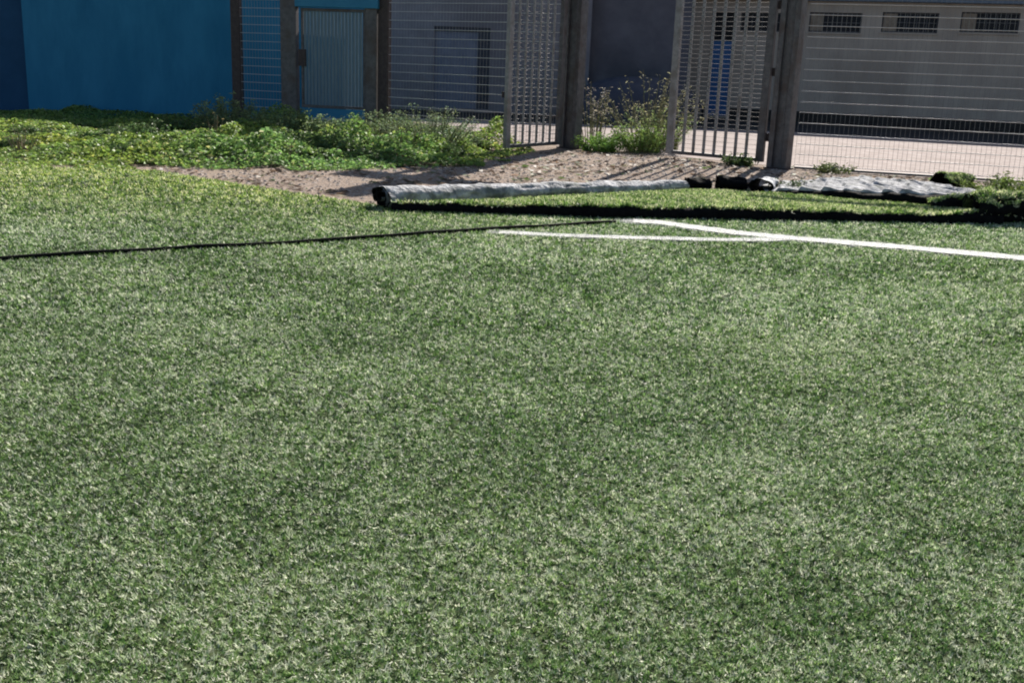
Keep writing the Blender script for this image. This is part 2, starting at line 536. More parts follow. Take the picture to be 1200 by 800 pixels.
def facade(mb, L, H, openings, y0=0.0, y1=0.25):
    """wall slab with real rectangular openings (x0,x1,z0,z1)"""
    xsv = sorted({0, L, *[o[0] for o in openings], *[o[1] for o in openings]})
    for xa, xb in zip(xsv[:-1], xsv[1:]):
        xm = (xa + xb) / 2
        cuts = sorted([(o[2], o[3]) for o in openings if o[0] < xm < o[1]])
        z = -0.05
        for c0, c1 in cuts:
            if c0 > z + 1e-4:
                mb.box(xa, xb, y0, y1, z, c0)
            z = c1
        if z < H:
            mb.box(xa, xb, y0, y1, z, H)


# blue building on the left
a, b = (-13.78, 30.45), (-3.68, 29.05)
L, rz = wall_frame(a, b)
r = empty('blue_building', (a[0], a[1], 0), rz)
tag(r, 'plain windowless building painted deep blue behind the leafy weed bed', 'building')
mb = MB(); facade(mb, L, 3.45, [])
plan = [(0.0, 0.25), (L, 0.25), (L - 1.9, 6.0), (0.0, 6.0)]        # the end wall runs back at a slant
mb.quad_prism([(px, py, -0.05) for px, py in plan], [(px, py, 3.45) for px, py in plan])
mb.build('wall', M['blue'], r)
plan = [(0.0, -0.06), (L + 0.05, -0.06), (L - 1.85, 6.05), (0.0, 6.05)]
MB().quad_prism([(px, py, 3.45) for px, py in plan], [(px, py, 3.53) for px, py in plan]).build('roof', M['roof'], r)
# wing set back at its left, its shade painted in as darker blue
r2 = empty('wing_building', (-20.2, 30.05, 0), math.radians(4.5))
tag(r2, 'shade-darkened blue wing set back beside the blue building', 'building')
mb = MB(); facade(mb, 6.6, 3.6, []); mb.box(0, 6.6, 0.25, 6, -0.05, 3.53); mb.build('wall', nmat('shade darkened blue paint', (0.012, 0.065, 0.15), (0.018, 0.085, 0.19), 1.4, 0.8, 0.3, 30), r2)
MB().box(-0.05, 6.5, -0.06, 6.06, 3.6, 3.7).build('roof', M['roof'], r2)

# lilac grey building behind the mesh fence
a, b = (-9.0, 40.6), (2.44, 40.4)
L, rz = wall_frame(a, b)
r = empty('grey_building', (a[0], a[1], 0), rz)
tag(r, 'lilac grey rendered building with a single door behind the wire mesh', 'building')
dx0, dx1 = 5.72, 7.80
mb = MB(); facade(mb, L, 4.9, [(dx0, dx1, 0.12, 3.02)]); mb.box(0, L, 0.6, 6, -0.05, 4.9); mb.build('wall', M['greywall'], r)
MB().box(-0.1, L + 0.0, -0.15, 6.1, 4.9, 5.05).build('roof', M['roof'], r)
mb = MB()
mb.box(dx1 - 0.46, dx1, 0.05, 0.2, 0.12, 3.02)
mb.box(dx0, dx1 - 0.46, 0.05, 0.2, 2.86, 3.02)
df = mb.build('door_frame', M['doorframe'], r)
d = MB().box(dx0, dx1 - 0.46, 0.12, 0.18, 0.12, 2.86).build('door', M['door'], r)
MB().hbox(dx1 - 0.68, dx1 - 0.56, 0.06, 0.119, 1.25, 1.31).build('handle', M['steel_light'], d)
MB().box(dx0 - 0.2, dx1 + 0.2, -0.35, 0.0, -0.02, 0.115).build('door_step', M['pave'], r)

# slate blue building seen through the open gate
a, b = (2.45, 40.9), (6.3, 40.9)
r = empty('slate_building', (a[0], a[1], 0), 0)
tag(r, 'dark slate blue wall seen straight through the open gateway', 'building')
mb = MB(); facade(mb, 3.75, 5.0, []); mb.box(0, 3.75, 0.25, 6, -0.05, 5.0); mb.build('wall', M['darkwall'], r)
MB().box(0, 3.75, -0.1, 6.1, 5.0, 5.12).build('roof', M['roof'], r)

# beige building with the row of small high windows
d = Vector((6.0, -1.9, 0)).normalized()
o0 = Vector((11.8, 42.3, 0))
S0 = -6.62
a = o0 + d * S0
L, rz = 24.0, math.atan2(d.y, d.x)
r = empty('beige_building', a, rz)
tag(r, 'beige rendered building with a row of small high windows behind the fence', 'building')
wins = [(-3.55, -1.94, 3.36, 4.06), (-0.98, 0.94, 3.40, 4.12), (1.66, 3.64, 3.46, 4.18), (4.40, 6.38, 3.53, 4.24), (7.2, 9.2, 3.55, 4.26)]
ops = [(w[0] - S0, w[1] - S0, w[2], w[3]) for w in wins]
ops.append((-4.68 - S0, -3.74 - S0, 0.1, 4.06))         # blue door with its dark fanlight
ops.append((0.18, 0.62, 3.55, 4.38))
mb = MB(); facade(mb, L, 4.52, ops); mb.box(0, L, 0.75, 6.5, -0.05, 4.52)
mb.box(0, 0.12, 0.25, 0.75, -0.05, 4.52); mb.box(L - .12, L, 0.25, 0.75, -0.05, 4.52)
mb.build('wall', M['beige'], r)
mb = MB()
mb.box(-0.1, L + 0.2, -0.35, 6.8, 4.62, 6.1)  # slab thickened upward out of view to lengthen the building's shade
rf = mb.build('roof', M['roof'], r)
MB().hbox(-0.1, L + 0.2, -0.38, -0.03, 4.522, 4.617, 0.015).build('fascia', M['fascia'], rf)


xd0, xd1 = ops[5][0] - 0.02, ops[5][1] + 0.02
MB().hbox(0.02, xd0, -0.035, -0.002, -0.02, 0.42, 0.008).build('plinth_shade', M['asphalt_shade'], r)  # added dark strip, carries the building's shade band up the wall foot
MB().hbox(xd1, L, -0.035, -0.002, -0.02, 0.42, 0.008).build('plinth_shade', M['asphalt_shade'], r)


def small_window(x0, x1, z0, z1, board=True):
    fr = MB()
    t = 0.05
    fr.box(x0, x1, 0.10, 0.17, z0, z0 + t); fr.box(x0, x1, 0.10, 0.17, z1 - t, z1)
    fr.box(x0, x0 + t, 0.10, 0.17, z0 + t, z1 - t); fr.box(x1 - t, x1, 0.10, 0.17, z0 + t, z1 - t)
    w = fr.build('window', M['winframe'], r)
    xb = x0 + (x1 - x0) * (0.27 if board else 0.0)
    if board:
        MB().box(x0 + t, xb, 0.115, 0.15, z0 + t, z1 - t).build('board', M['board'], w)
    mb = MB(); nb = 3
    xa = xb + 0.002 if board else x0 + t
    for k in range(1, nb + 1):
        xm = xa + (x1 - t - xa) * k / (nb + 1)
        mb.box(xm - 0.02, xm + 0.02, 0.118, 0.16, z0 + t, z1 - t)
    mb.box(xa, x1 - t, 0.114, 0.117, (z0 + z1) / 2 - 0.02, (z0 + z1) / 2 + 0.02)
    mb.build('glazing_bars', M['winframe'], w)
    for k in range(nb + 1):
        wdt = (x1 - t - xa) / (nb + 1)
        MB().box(xa + wdt * k + 0.001, xa + wdt * (k + 1) - 0.001, 0.135, 0.145, z0 + t, z1 - t).build('pane', M['glass'], w)
    MB().box(x0 - 0.04, x1 + 0.04, -0.06, 0.095, z0 - 0.06, z0 - 0.002).build('sill', M['beige'], w)


for i, w in enumerate(ops[:5]):
    small_window(*w, board=(i != 0))
w = MB().box(ops[6][0], ops[6][1], 0.12, 0.16, ops[6][2], ops[6][3]).build('vent_opening', M['glass'], r)
x0, x1, z0, z1 = ops[5]
mb = MB()
mb.box(x0, x1, 0.16, 0.2, 3.02, z1); mb.build('fanlight', M['glass'], r)
dd = MB().box(x0 + 0.05, x1 - 0.05, 0.10, 0.15, z0, 2.98).build('door', M['bluedoor'], r)
dd['label'] = 'bright blue door'
mb = MB(); mb.box(x0, x0 + 0.05, 0.05, 0.155, z0, z1); mb.box(x1 - 0.05, x1, 0.05, 0.155, z0, z1); mb.box(x0 + .05, x1 - .05, 0.05, 0.155, 2.98, 3.02)
mb.build('door_frame', M['doorframe'], r)

# heap under a tarpaulin in the shade beyond the gate
U, Vv = np.meshgrid(np.linspace(0, 2 * np.pi, 40), np.linspace(0, 1, 14), indexing='ij')
rr = np.sin(Vv * np.pi / 2) * (1 + 0.10 * np.sin(3 * U + 1) + 0.06 * np.sin(7 * U))
hz = 1.55 * np.cos(Vv * np.pi / 2) ** 0.75 * (1 + 0.07 * np.sin(5 * U) * Vv)
X = 3.75 + rr * np.cos(U) * 2.3 + 0.5 * (1 - Vv)
Y = 38.3 + rr * np.sin(U) * 1.5
o = grid_mesh('covered_heap', np.stack([X, Y, np.maximum(hz, -0.02) - 0.02], -1), M['tarp'])
tag(o, 'low heap under a dark grey tarpaulin against the slate blue wall', 'heap')

# ------------------------------------------------------------------ fence, gates
HW = 4.2
P280, P340, P450 = (-7.25, 27.97), (-5.81, 27.41), (-3.37, 26.85)
P668, P925, P1200, PEND = (1.14, 24.41), (5.10, 21.20), (9.33, 19.90), (16.5, 17.7)


def post(x, w, mat, parent, depth=0.16, h=HW + 0.08, name='post'):
    p = MB().box(x - w / 2, x + w / 2, -depth / 2, depth / 2, -0.05, h, 0.015).build(name, mat, parent)
    MB().box(x - w / 2 - 0.03, x + w / 2 + 0.03, -depth / 2 - 0.03, depth / 2 + 0.03, h, h + 0.02).build('cap', mat, p)
    return p


def mesh_panel(parent, x0, x1, z0=0.10, z1=HW, pitch=0.2, vp=0.085, y=-0.03):
    mb = MB()
    nv = int((x1 - x0) / vp)
    for k in range(nv + 1):
        xx = x0 + (x1 - x0) * k / nv
        mb.box(xx - 0.0025, xx + 0.0025, y - 0.0025, y + 0.0025, z0, z1)
    pn = mb.build('mesh_panel', M['steel_light'], parent)
    hw = MB().tube([(0, 0, 0), (x1 - x0, 0, 0)], 0.0068, n=6)
    first = hw.build('horizontal_wire', M['wire'], pn)
    first.location = (x0, y - 0.011, z0)
    k = 1
    while z0 + pitch * k <= z1 + 1e-4:
        link_copy(first, pn, (x0, y - 0.011, z0 + pitch * k))
        k += 1
    return pn


# short run between the blue wall and the small gate
L, rz = wall_frame(P280, P340)
r = empty('mesh_fence', (P280[0], P280[1], 0), rz)
tag(r, 'narrow wire mesh fence bay between the brown post and the small gate', 'fence')
post(0.0, 0.26, M['rust'], r)
mesh_panel(r, 0.14, L - 0.2)
MB().hbox(0.14, L - 0.16, -0.05, 0.05, HW, HW + 0.20).build('top_rail', M['steel'], r)

# small gate with upright slats
L, rz = wall_frame(P340, P450)
r = empty('slatted_gate', (P340[0], P340[1], 0), rz)
tag(r, 'small grey blue gate of upright slats under a blue header panel', 'gate')
post(0.02, 0.42, M['steel'], r, 0.2, HW, 'jamb')
post(L - 0.32, 0.30, M['steel'], r, 0.2, 2.94, 'jamb')
MB().hbox(0.235, L - 0.12, -0.16, 0.12, 2.95, 3.7, 0.01).build('header', M['blue2'], r)
mb = MB()
gx0, gx1, gz0, gz1 = 0.33, L - 0.49, 0.62, 2.86
mb.hbox(gx0, gx1, -0.03, 0.03, gz1, gz1 + 0.07); mb.hbox(gx0, gx1, -0.03, 0.03, gz0 - 0.07, gz0)
mb.box(gx0, gx0 + 0.06, -0.028, 0.028, gz0, gz1, .006); mb.box(gx1 - 0.06, gx1, -0.028, 0.028, gz0, gz1, .006)
fr = mb.build('gate_frame', M['steel'], r)
ns = 17
w = (gx1 - gx0 - 0.14) / ns
sl = MB().box(0.0, w * 0.80, -0.012, 0.012, gz0 + 0.002, gz1 - 0.002, 0.004).build('slat', M['slat'], r)
sl.location = (gx0 + 0.07, 0, 0)
for k in range(1, ns):
    link_copy(sl, r, (gx0 + 0.07 + w * k, 0.002 * (k % 3), 0))
MB().box(gx0 - 0.06, gx0 + 0.14, -0.08, -0.031, 1.55, 1.95, 0.01).build('lock_box', M['rust'], r)
MB().hbox(gx0 + 0.3, gx1 + 0.05, -0.1, 0.03, 0.26, 0.31).build('sill', M['sill'], r)
MB().hbox(gx0 + 0.0, gx1, -0.02, 0.05, 0.315, 0.545).build('kick_plate', M['blue2'], r)

# run from the small gate to the double gate
L, rz = wall_frame(P450, P668)
r = empty('mesh_fence', (P450[0], P450[1], 0), rz)
tag(r, 'wire mesh fence bay in front of the lilac grey building', 'fence')
post(0.0, 0.30, M['rust'], r)
mesh_panel(r, 0.16, L - 0.26)
MB().hbox(0.16, L - 0.26, -0.05, 0.05, HW, HW + 0.2).build('top_rail', M['steel'], r)

# right run
L, rz = wall_frame(P925, PEND)
r = empty('mesh_fence', (P925[0], P925[1], 0), rz)
tag(r, 'long wire mesh fence bay in front of the beige building', 'fence')
mesh_panel(r, 0.30, L - 0.2)
post(L, 0.28, M['steel'], r)
MB().hbox(0.30, L - 0.14, -0.05, 0.05, HW, HW + 0.20).build('top_rail', M['steel'], r)
MB().hbox(0.30, L - 0.14, -0.025, 0.025, 0.02, 0.065).build('bottom_rail', M['steel'], r)


def gate_post(loc, rz, label, w=0.42, h=3.9):
    r = empty('gate_post', (loc[0], loc[1], 0), rz)
    tag(r, label, 'gate post', 'posts of the double gate')
    MB().box(-w / 2, w / 2, -0.05, 0.05, -0.05, h - 0.02, 0.01).build('web', M['steel'], r)
    for s in (-1, 1):
        MB().box(s * w * 0.40 - 0.055, s * w * 0.40 + 0.055, -0.13, 0.13, -0.05, h, 0.012).build('flange', M['steel'], r)
    MB().box(-w / 2 - 0.05, w / 2 + 0.05, -0.18, 0.18, -0.02, 0.03, 0.01).build('base_plate', M['rust'], r)
    return r


gdir = math.atan2(P925[1] - P668[1], P925[0] - P668[0])
tall_post = gate_post(P668, gdir, 'steel gate post carrying the leaf that stands wide open', 0.42, h=6.5)  # post drawn out above view to cast the long soil shadow
MB().box(-0.32, 0.32, -0.135, 0.135, 3.75, 6.7, 0.02).build('unseen_shadow_mast', M['steel'], tall_post)  # unseen wide box added to thicken that shadow
ca = MB().hbox(-1.45, 1.95, -0.06, 0.06, 4.90, 5.45).build('unseen_shadow_arm', M['steel'], tall_post)  # unseen arm added to cast the crossing shadow band
ca.rotation_euler = (0, 0, math.radians(-27.5) - gdir)
gate_post(P925, gdir, 'steel gate post carrying the nearly closed leaf', 0.38)


def gate_leaf(hinge, rz, length, label, nbar=7):
    r = empty('gate_leaf', (hinge[0], hinge[1], 0), rz)
    tag(r, label, 'gate leaf', 'leaves of the double gate')
    z0, z1 = 0.10, 3.46
    MB().box(0, 0.16, -0.05, 0.05, z0, z1, 0.01).build('hinge_stile', M['steel'], r)
    MB().box(length - 0.15, length, -0.05, 0.05, z0, z1, 0.01).build('closing_stile', M['steel_light'], r)
    MB().hbox(0.16, length - 0.15, -0.04, 0.04, z0, z0 + 0.07).build('bottom_rail', M['steel'], r)
    MB().hbox(0.16, length - 0.15, -0.04, 0.04, z1 - 0.08, z1).build('top_rail', M['steel'], r)
    for k in range(nbar):
        xx = 0.16 + (length - 0.31) * (k + 1) / (nbar + 1)
        MB().box(xx - 0.03, xx + 0.03, -0.03, 0.006, z0 + 0.07, z1 - 0.08, 0.006).build('bar', M['steel_light'], r)
    mb = MB()
    z = z0 + 0.14
    while z < z1 - 0.1:
        mb.tube([(0.15, 0.013, z), (length - 0.14, 0.013, z)], 0.0034, n=5)
        z += 0.09
    tag(mb.build('cross_wires', M['steel'], r), kind='stuff')
    for z in (0.5, 1.75, 3.0):
        MB().box(-0.07, 0.10, -0.066, -0.052, z, z + 0.16).build('hinge', M['rust'], r)
    MB().box(length - 0.12, length + 0.03, -0.09, -0.052, 1.12, 1.24, 0.005).build('latch', M['rust'], r)
    return r


hL = (P668[0] - 0.24, P668[1] - 0.26)
tipL = (-0.30, 22.40)
gate_leaf(hL, math.atan2(tipL[1] - hL[1], tipL[0] - hL[0]), 2.15, 'barred steel gate leaf swung wide open towards the turf', 6)
hR = (P925[0] - 0.26, P925[1] + 0.22)
tipR = (3.02, 22.85)
gate_leaf(hR, math.atan2(tipR[1] - hR[1], tipR[0] - hR[0]), 2.22, 'barred steel gate leaf standing nearly closed over the paving', 7)


# ------------------------------------------------------------------ turf rolls and folded sheets
def spiral_roll(name, label, A, B, r0, r1, aspect, turns, m_out, m_in, seed=1, crumple=0.02, fibres=False, group=None, start=-1.9, thick=0.028, dirn=1):
    A, B = np.array([*A, 0.0]), np.array([*B, 0.0])
    ax = (B - A); Lr = np.linalg.norm(ax); ax /= Lr
    sd = np.array([ax[1], -ax[0], 0.0])            # towards the pitch
    r = empty(name, tuple((A + B) / 2))
    tag(r, label, 'turf roll', group)
    nu, nv = max(10, int(Lr / 0.09)), int(34 * turns)
    u = np.linspace(0, 1, nu)
    th = np.linspace(0, turns * 2 * np.pi, nv)
    Ug, T = np.meshgrid(u, th, indexing='ij')
    R = (r0 + (r1 - r0) * Ug)
    fr = np.clip(1 - T / (2 * np.pi) * thick / 0.14, 0.12, 1)
    ang = start + dirn * T
    outs = []
    for off in (0.0, thick * 0.55):
        rr = np.maximum(R * fr - off, 0.01)
        nz = (vnoise(Ug * Lr * 3, T * 1.1, 1.0, seed) - 0.5) * crumple * 1.4 + (vnoise(Ug * Lr * 9, T * 2.2, 1.0, seed + 3) - 0.5) * crumple * 1.2 - np.clip(vnoise(Ug * Lr * 7 + T * 0.8, T * 3.0, 1.0, seed + 11) - 0.72, 0, 1) * crumple * 5
        rr = rr + nz * fr
        cx = np.cos(ang) * rr * aspect
        cz = np.sin(ang) * rr
        cz = np.maximum(cz, -R * 0.93)
        endj = (vnoise(T * 0.7, Ug * 0 + seed, 1.0, seed + 8) - 0.5) * 0.05 * np.where(Ug < 0.01, 1, np.where(Ug > 0.99, 1, 0))
        bow = (vnoise(Ug * Lr, Ug * 0, 1.3, seed + 5) - 0.5) * 0.10
        Pg = (A[None, None] + ax * (Ug * Lr + endj)[..., None] + sd * (cx + bow)[..., None])
        Pg[..., 2] += cz + R * 0.95 + 0.014
        outs.append(Pg)
    off = np.array(r.location)
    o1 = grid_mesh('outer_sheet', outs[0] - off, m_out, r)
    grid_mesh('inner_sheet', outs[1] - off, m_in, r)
    for i in (0, nu - 1):
        E = np.stack([outs[0][i], outs[1][i]], 1) - off
        grid_mesh('sheet_edge', E, M['black'], r, False)
    grid_mesh('free_edge', np.stack([outs[0][:, 0], outs[1][:, 0]], 1) - off, m_out, r, False)
    if fibres:
        per_turn = int(34)
        Po = outs[0][:, :per_turn]
        surface_fibres(Po, r, off, 2200, 0.05, 0.016, flip='out', minz=0.45)
    return r


def surface_fibres(Pg, parent, off, dens, L, W, shade=0.0, flip=False, minz=None):
    a, b, c, d = Pg[:-1, :-1], Pg[1:, :-1], Pg[1:, 1:], Pg[:-1, 1:]
    nrm = np.cross(b - a, d - a)
    area = np.linalg.norm(nrm, axis=-1)
    nrm = nrm / (area[..., None] + 1e-9)
    cen = Pg.reshape(-1, 3).mean(0)
    cnt = rng.poisson(area.reshape(-1) * dens)
    idx = np.repeat(np.arange(cnt.size), cnt)
    s, t = rng.uniform(0, 1, (2, len(idx), 1))
    fa, fb, fc_, fd = (q.reshape(-1, 3)[idx] for q in (a, b, c, d))
    P = fa * (1 - s) * (1 - t) + fb * s * (1 - t) + fc_ * s * t + fd * (1 - s) * t
    nn = nrm.reshape(-1, 3)[idx]
    if flip is None:
        pass
    else:
        out = P - cen
        axis_free = out.copy()
        sgn = np.sign(np.sum(axis_free * nn, 1))
        nn = nn * np.where(sgn == 0, 1, sgn)[:, None] if flip == 'out' else nn * np.where(nn[:, 2:3] < 0, -1, 1)
    if minz is not None:
        k_ = nn[:, 2] > minz + rng.normal(0, 0.08, len(nn))
        P, nn = P[k_], nn[k_]
    col = turf_color(P[:, 0], P[:, 1], len(P), shade)
    col = col * np.array([1.15, 1.1, 0.85])
    o = blades('fibres', P - off, nn, col, np.full(len(P), L), np.full(len(P), W), parent, per=4)
    tag(o, kind='stuff')


def sheet_fold(name, label, front, back, hfun, m_top, nu=90, nv=40, fibres=True, ridge=0.0, seed=2, group=None, bulge=0.05, lip=True, rise=-0.35):
    """folded turf lying on the ground: rounded front lip, then a top that runs back"""
    def poly_at(pts, u):
        p = np.array(pts, float)
        s = np.concatenate([[0], np.cumsum(np.hypot(*np.diff(p, axis=0).T))]); s /= s[-1]
        return np.stack([np.interp(u, s, p[:, 0]), np.interp(u, s, p[:, 1])], -1)
    u = np.linspace(0, 1, nu)
    Fp, Bp = poly_at(front, u), poly_at(back, u)
    v = np.concatenate([np.linspace(0, 0.999, 10), np.linspace(1, 2, nv)])
    Pg = np.zeros((nu, len(v), 3))
    for j, vv in enumerate(v):
        h = hfun(u)
        dirv = (Bp - Fp); dl = np.linalg.norm(dirv, axis=1)[:, None] + 1e-9; dn = dirv / dl
        if vv < 1:
            a = vv * math.pi * 0.5
            off = h * 0.65 * (1 - math.cos(a)) - bulge * math.sin(2 * a)
            xy = Fp + dn * off[:, None]
            z = h * math.sin(a)
        else:
            w = vv - 1
            xy = Fp + dn * (h * 0.65)[:, None] * (1 - w) + dirv * w
            z = h * (1 + rise * w) * (1 - np.clip((w - 0.85) / 0.15, 0, 1) ** 2 * 0.97)
        wob = (vnoise(xy[:, 0], xy[:, 1], 0.6, seed) - 0.5)
        z = z * (1 + 0.30 * wob + 0.25 * (vnoise(xy[:, 0], xy[:, 1], 0.2, seed + 2) - 0.5))
        if ridge > 0 and vv >= 1:
            s = u * np.linalg.norm(Fp[-1] - Fp[0])
            ph = s * 3.0 - (vv - 1) * 1.3 + 1.0 * vnoise(xy[:, 0], xy[:, 1], 0.5, seed + 6)
            saw = 1 - (ph % 1.0)                        # pleats: a sharp step up, then a slow fall
            saw = np.where(saw > 0.88, (1 - saw) / 0.12 * 0.88, saw)
            z = z + ridge * saw * (0.3 + 0.9 * vnoise(xy[:, 0], xy[:, 1], 0.35, seed + 4)) * (1 - 0.5 * (vv - 1))
        xy = xy + (np.stack([vnoise(u * 23, u * 0 + vv, 1, seed + 9), vnoise(u * 23, u * 0 + vv, 1, seed + 12)], -1) - 0.5) * 0.05
        Pg[:, j, :2] = xy
        Pg[:, j, 2] = np.maximum(z, 0.0) + 0.013
    r = empty(name, tuple(Pg[nu // 2, 0]))
    tag(r, label, 'turf sheet', group)
    off = np.array(r.location)
    if lip:
        grid_mesh('folded_edge', Pg[:, :10] - off, M['black'], r)  # black lip: backing edge with the front's shade put into its colour
        grid_mesh('sheet', Pg[:, 9:] - off, m_top, r)
    else:
        grid_mesh('sheet', Pg - off, m_top, r)
    for i in (0, nu - 1):
        E = np.stack([Pg[i], Pg[i] * np.array([1, 1, 0]) + np.array([0, 0, 0.013])], 1) - off
        grid_mesh('side_edge', E, M['black'], r, False)
    if fibres:
        surface_fibres(Pg[:, 9:] if lip else Pg, r, off, 1500, 0.045, 0.016, flip='up')
        if lip:
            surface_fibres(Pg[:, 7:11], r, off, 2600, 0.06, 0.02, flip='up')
    return r


# long pale roll with its backing outwards
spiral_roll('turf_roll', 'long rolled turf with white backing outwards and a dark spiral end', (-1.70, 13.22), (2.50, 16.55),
            0.142, 0.085, 1.7, 3.3, M['dirty_backing'], M['black'], 4, 0.026)  # black inner sheet paints in the shade of the roll's end
# low folded turf in front of it
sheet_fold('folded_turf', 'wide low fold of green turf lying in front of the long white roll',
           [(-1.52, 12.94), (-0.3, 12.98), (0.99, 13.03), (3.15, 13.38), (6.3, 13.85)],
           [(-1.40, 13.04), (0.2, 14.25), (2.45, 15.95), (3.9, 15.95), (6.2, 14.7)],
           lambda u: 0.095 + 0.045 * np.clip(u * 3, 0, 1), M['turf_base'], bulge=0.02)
# turned-over sheet with its white backing up
sheet_fold('turned_over_turf', 'crumpled turf sheet turned over with its white ribbed backing upwards',
           [(3.75, 16.35), (5.0, 15.55), (6.75, 15.0)], [(3.85, 17.35), (5.0, 17.55), (6.5, 17.3)],
           lambda u: 0.04 + 0.17 * np.clip(u * 1.8, 0, 1), M['dirty_backing'], fibres=False, ridge=0.075, seed=31, nu=220, rise=0.1)
# black stand-in bundles for unclear dark parts, and a hollow pale one
spiral_roll('turf_roll', 'short black stand-in bundle touching the end of the long white roll', (2.62, 16.66), (2.98, 16.74), 0.10, 0.09, 1.5, 2.3, M['black'], M['black'], 12, 0.03)
spiral_roll('turf_roll', 'short black stand-in bundle beside the hollow pale roll', (3.12, 16.70), (3.55, 16.78), 0.12, 0.11, 1.4, 2.3, M['black'], M['black'], 14, 0.035)
spiral_roll('turf_roll', 'small hollow roll showing its pale rim and dark hole', (3.72, 16.38), (3.95, 17.0), 0.12, 0.11, 1.75, 1.25, M['backing'], M['black'], 16, 0.02)
# green bundle on the right
spiral_roll('turf_roll', 'thick green turf roll with fibres outwards and front painted black as shade', (5.95, 14.10), (10.5, 14.7), 0.21, 0.23, 1.25, 2.6, M['black'], M['turf_base'], 22, 0.06, fibres=True)  # black outer sheet puts the front's deep shade into the colour
sheet_fold('folded_turf', 'small lumpy green turf fold tucked against the thick green roll',
           [(5.55, 14.35), (6.3, 14.45), (7.4, 14.6)], [(5.9, 15.5), (6.8, 15.9), (7.8, 15.7)], lambda u: 0.20 + 0.10 * np.sin(u * 3.1), M['turf_base'], nu=40, nv=20, seed=44)
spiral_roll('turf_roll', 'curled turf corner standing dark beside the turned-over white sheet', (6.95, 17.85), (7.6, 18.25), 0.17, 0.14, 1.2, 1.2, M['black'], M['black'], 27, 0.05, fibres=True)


# ------------------------------------------------------------------ plants
def leaf_quads(name, P, nrm, size, col, parent, mat='leaf', slim=0.45):
    n = len(P)
    az = rng.uniform(0, 2 * np.pi, n)
    a = np.stack([np.cos(az), np.sin(az), rng.normal(0, 0.25, n)], 1)
    a -= nrm * np.sum(a * nrm, 1)[:, None]
    a /= np.linalg.norm(a, axis=1)[:, None] + 1e-9
    b = np.cross(nrm, a)
    s = size[:, None]
    V = np.empty((n, 4, 3))
    V[:, 0] = P - a * s * 0.5
    V[:, 1] = P + b * s * slim * 0.5 + nrm * s * 0.10
    V[:, 2] = P + a * s * 0.55 - nrm * s * 0.12
    V[:, 3] = P - b * s * slim * 0.5 + nrm * s * 0.10
    return np_mesh(name, V, 4, M[mat], parent, col)


def rnd_norm(n, up=1.0):
    v = rng.normal(0, 1, (n, 3))
    v[:, 2] = np.abs(v[:, 2]) + up
    return v / np.linalg.norm(v, axis=1)[:, None]


def green(n, base, var=0.25, yellow=0.2):
    base = np.array(base)
    c = base * np.exp(rng.normal(0, var, (n, 1)))
    y = rng.uniform(-1, 1, (n, 1)) * yellow
    return np.clip(c * (1 + y * np.array([0.6, 0.1, -0.6])), 0.004, 0.6)


# weed bed along the blue wall
M['bedsoil'] = nmat('dark bed soil', (0.030, 0.028, 0.018), (0.075, 0.070, 0.040), 12, 0.95, 0.8, 25, spec=0.05, bump_dist=0.04)
BED = [(-17, 15.7), (-10, 15.9), (-7.6, 16.0), (-5.9, 16.45), (-3.9, 17.15), (-2.2, 17.7), (-1.1, 18.4), (-0.35, 19.6), (0.0, 21.2),
       (0.5, 22.6), (-0.6, 24.6), (-2.0, 25.6), (-3.2, 27.6), (-3.9, 28.9), (-13, 30.2), (-17, 30)]
sheet('planting_bed', [(-17, 16.6), (-10, 16.8), (-7.6, 17.0), (-5.9, 17.4), (-3.9, 18.0), (-2.2, 18.4), (-1.3, 19.3), (-0.8, 21.0), (-1.2, 23.5), (-3.2, 27.6), (-3.9, 28.9), (-13, 30.2), (-17, 30)], 0.010, M['bedsoil'])  # dark ground under the leaves, so the gaps between them come out dark
N = 230000
x = rng.uniform(-17, 0.6, N); y = rng.uniform(15.7, 30.2, N)
k = in_poly(x, y, BED) & (x > -0.50 * y - 1.0)
x, y = x[k], y[k]
n = len(x)
lump = fbm(x, y, 1.5, 51, 3)
lump2 = fbm(x, y, 0.55, 61, 2)
edge = np.clip(seg_dist(x, y, BED[:10]) / 1.6, 0.12, 1)
hgt = np.clip((lump - 0.30) * 1.0, 0.03, 1) * (0.32 + 0.78 * np.clip((x + 9.5) / 4, 0, 1)) * edge * (0.25 + 1.4 * lump2) * np.clip(0.55 + (y - 16) / 16, 0.5, 1.2)
dens = np.clip((lump2 - 0.33) * 4.0 + 0.30, 0.06, 1)
k = (rng.uniform(0, 1, n) < dens) & (seg_dist(x, y, BED[:10]) > 0.9 * (vnoise(x, y, 0.5, 91) - 0.25))
x, y, hgt, lump, lump2 = x[k], y[k], hgt[k], lump[k], lump2[k]
n = len(x)
z = hgt * rng.uniform(0.2, 1.0, n) ** 0.5 + 0.015
big = rng.uniform(0.035, 0.10, n) * (0.7 + 0.6 * lump)
colr = green(n, (0.215, 0.330, 0.075), 0.45, 0.22)
hue = fbm(x, y, 2.2, 71, 2)[:, None]
colr = np.clip(colr * (1 + (hue - 0.5) * np.array([0.6, 0.2, -0.4])), 0.004, 0.5)
bed = leaf_quads('ground_cover', np.stack([x, y, z], 1), rnd_norm(n, 0.7), big, colr, None, slim=0.6)
tag(bed, 'bright green leafy weeds spreading over the soil before the blue wall', 'weeds', kind='stuff')


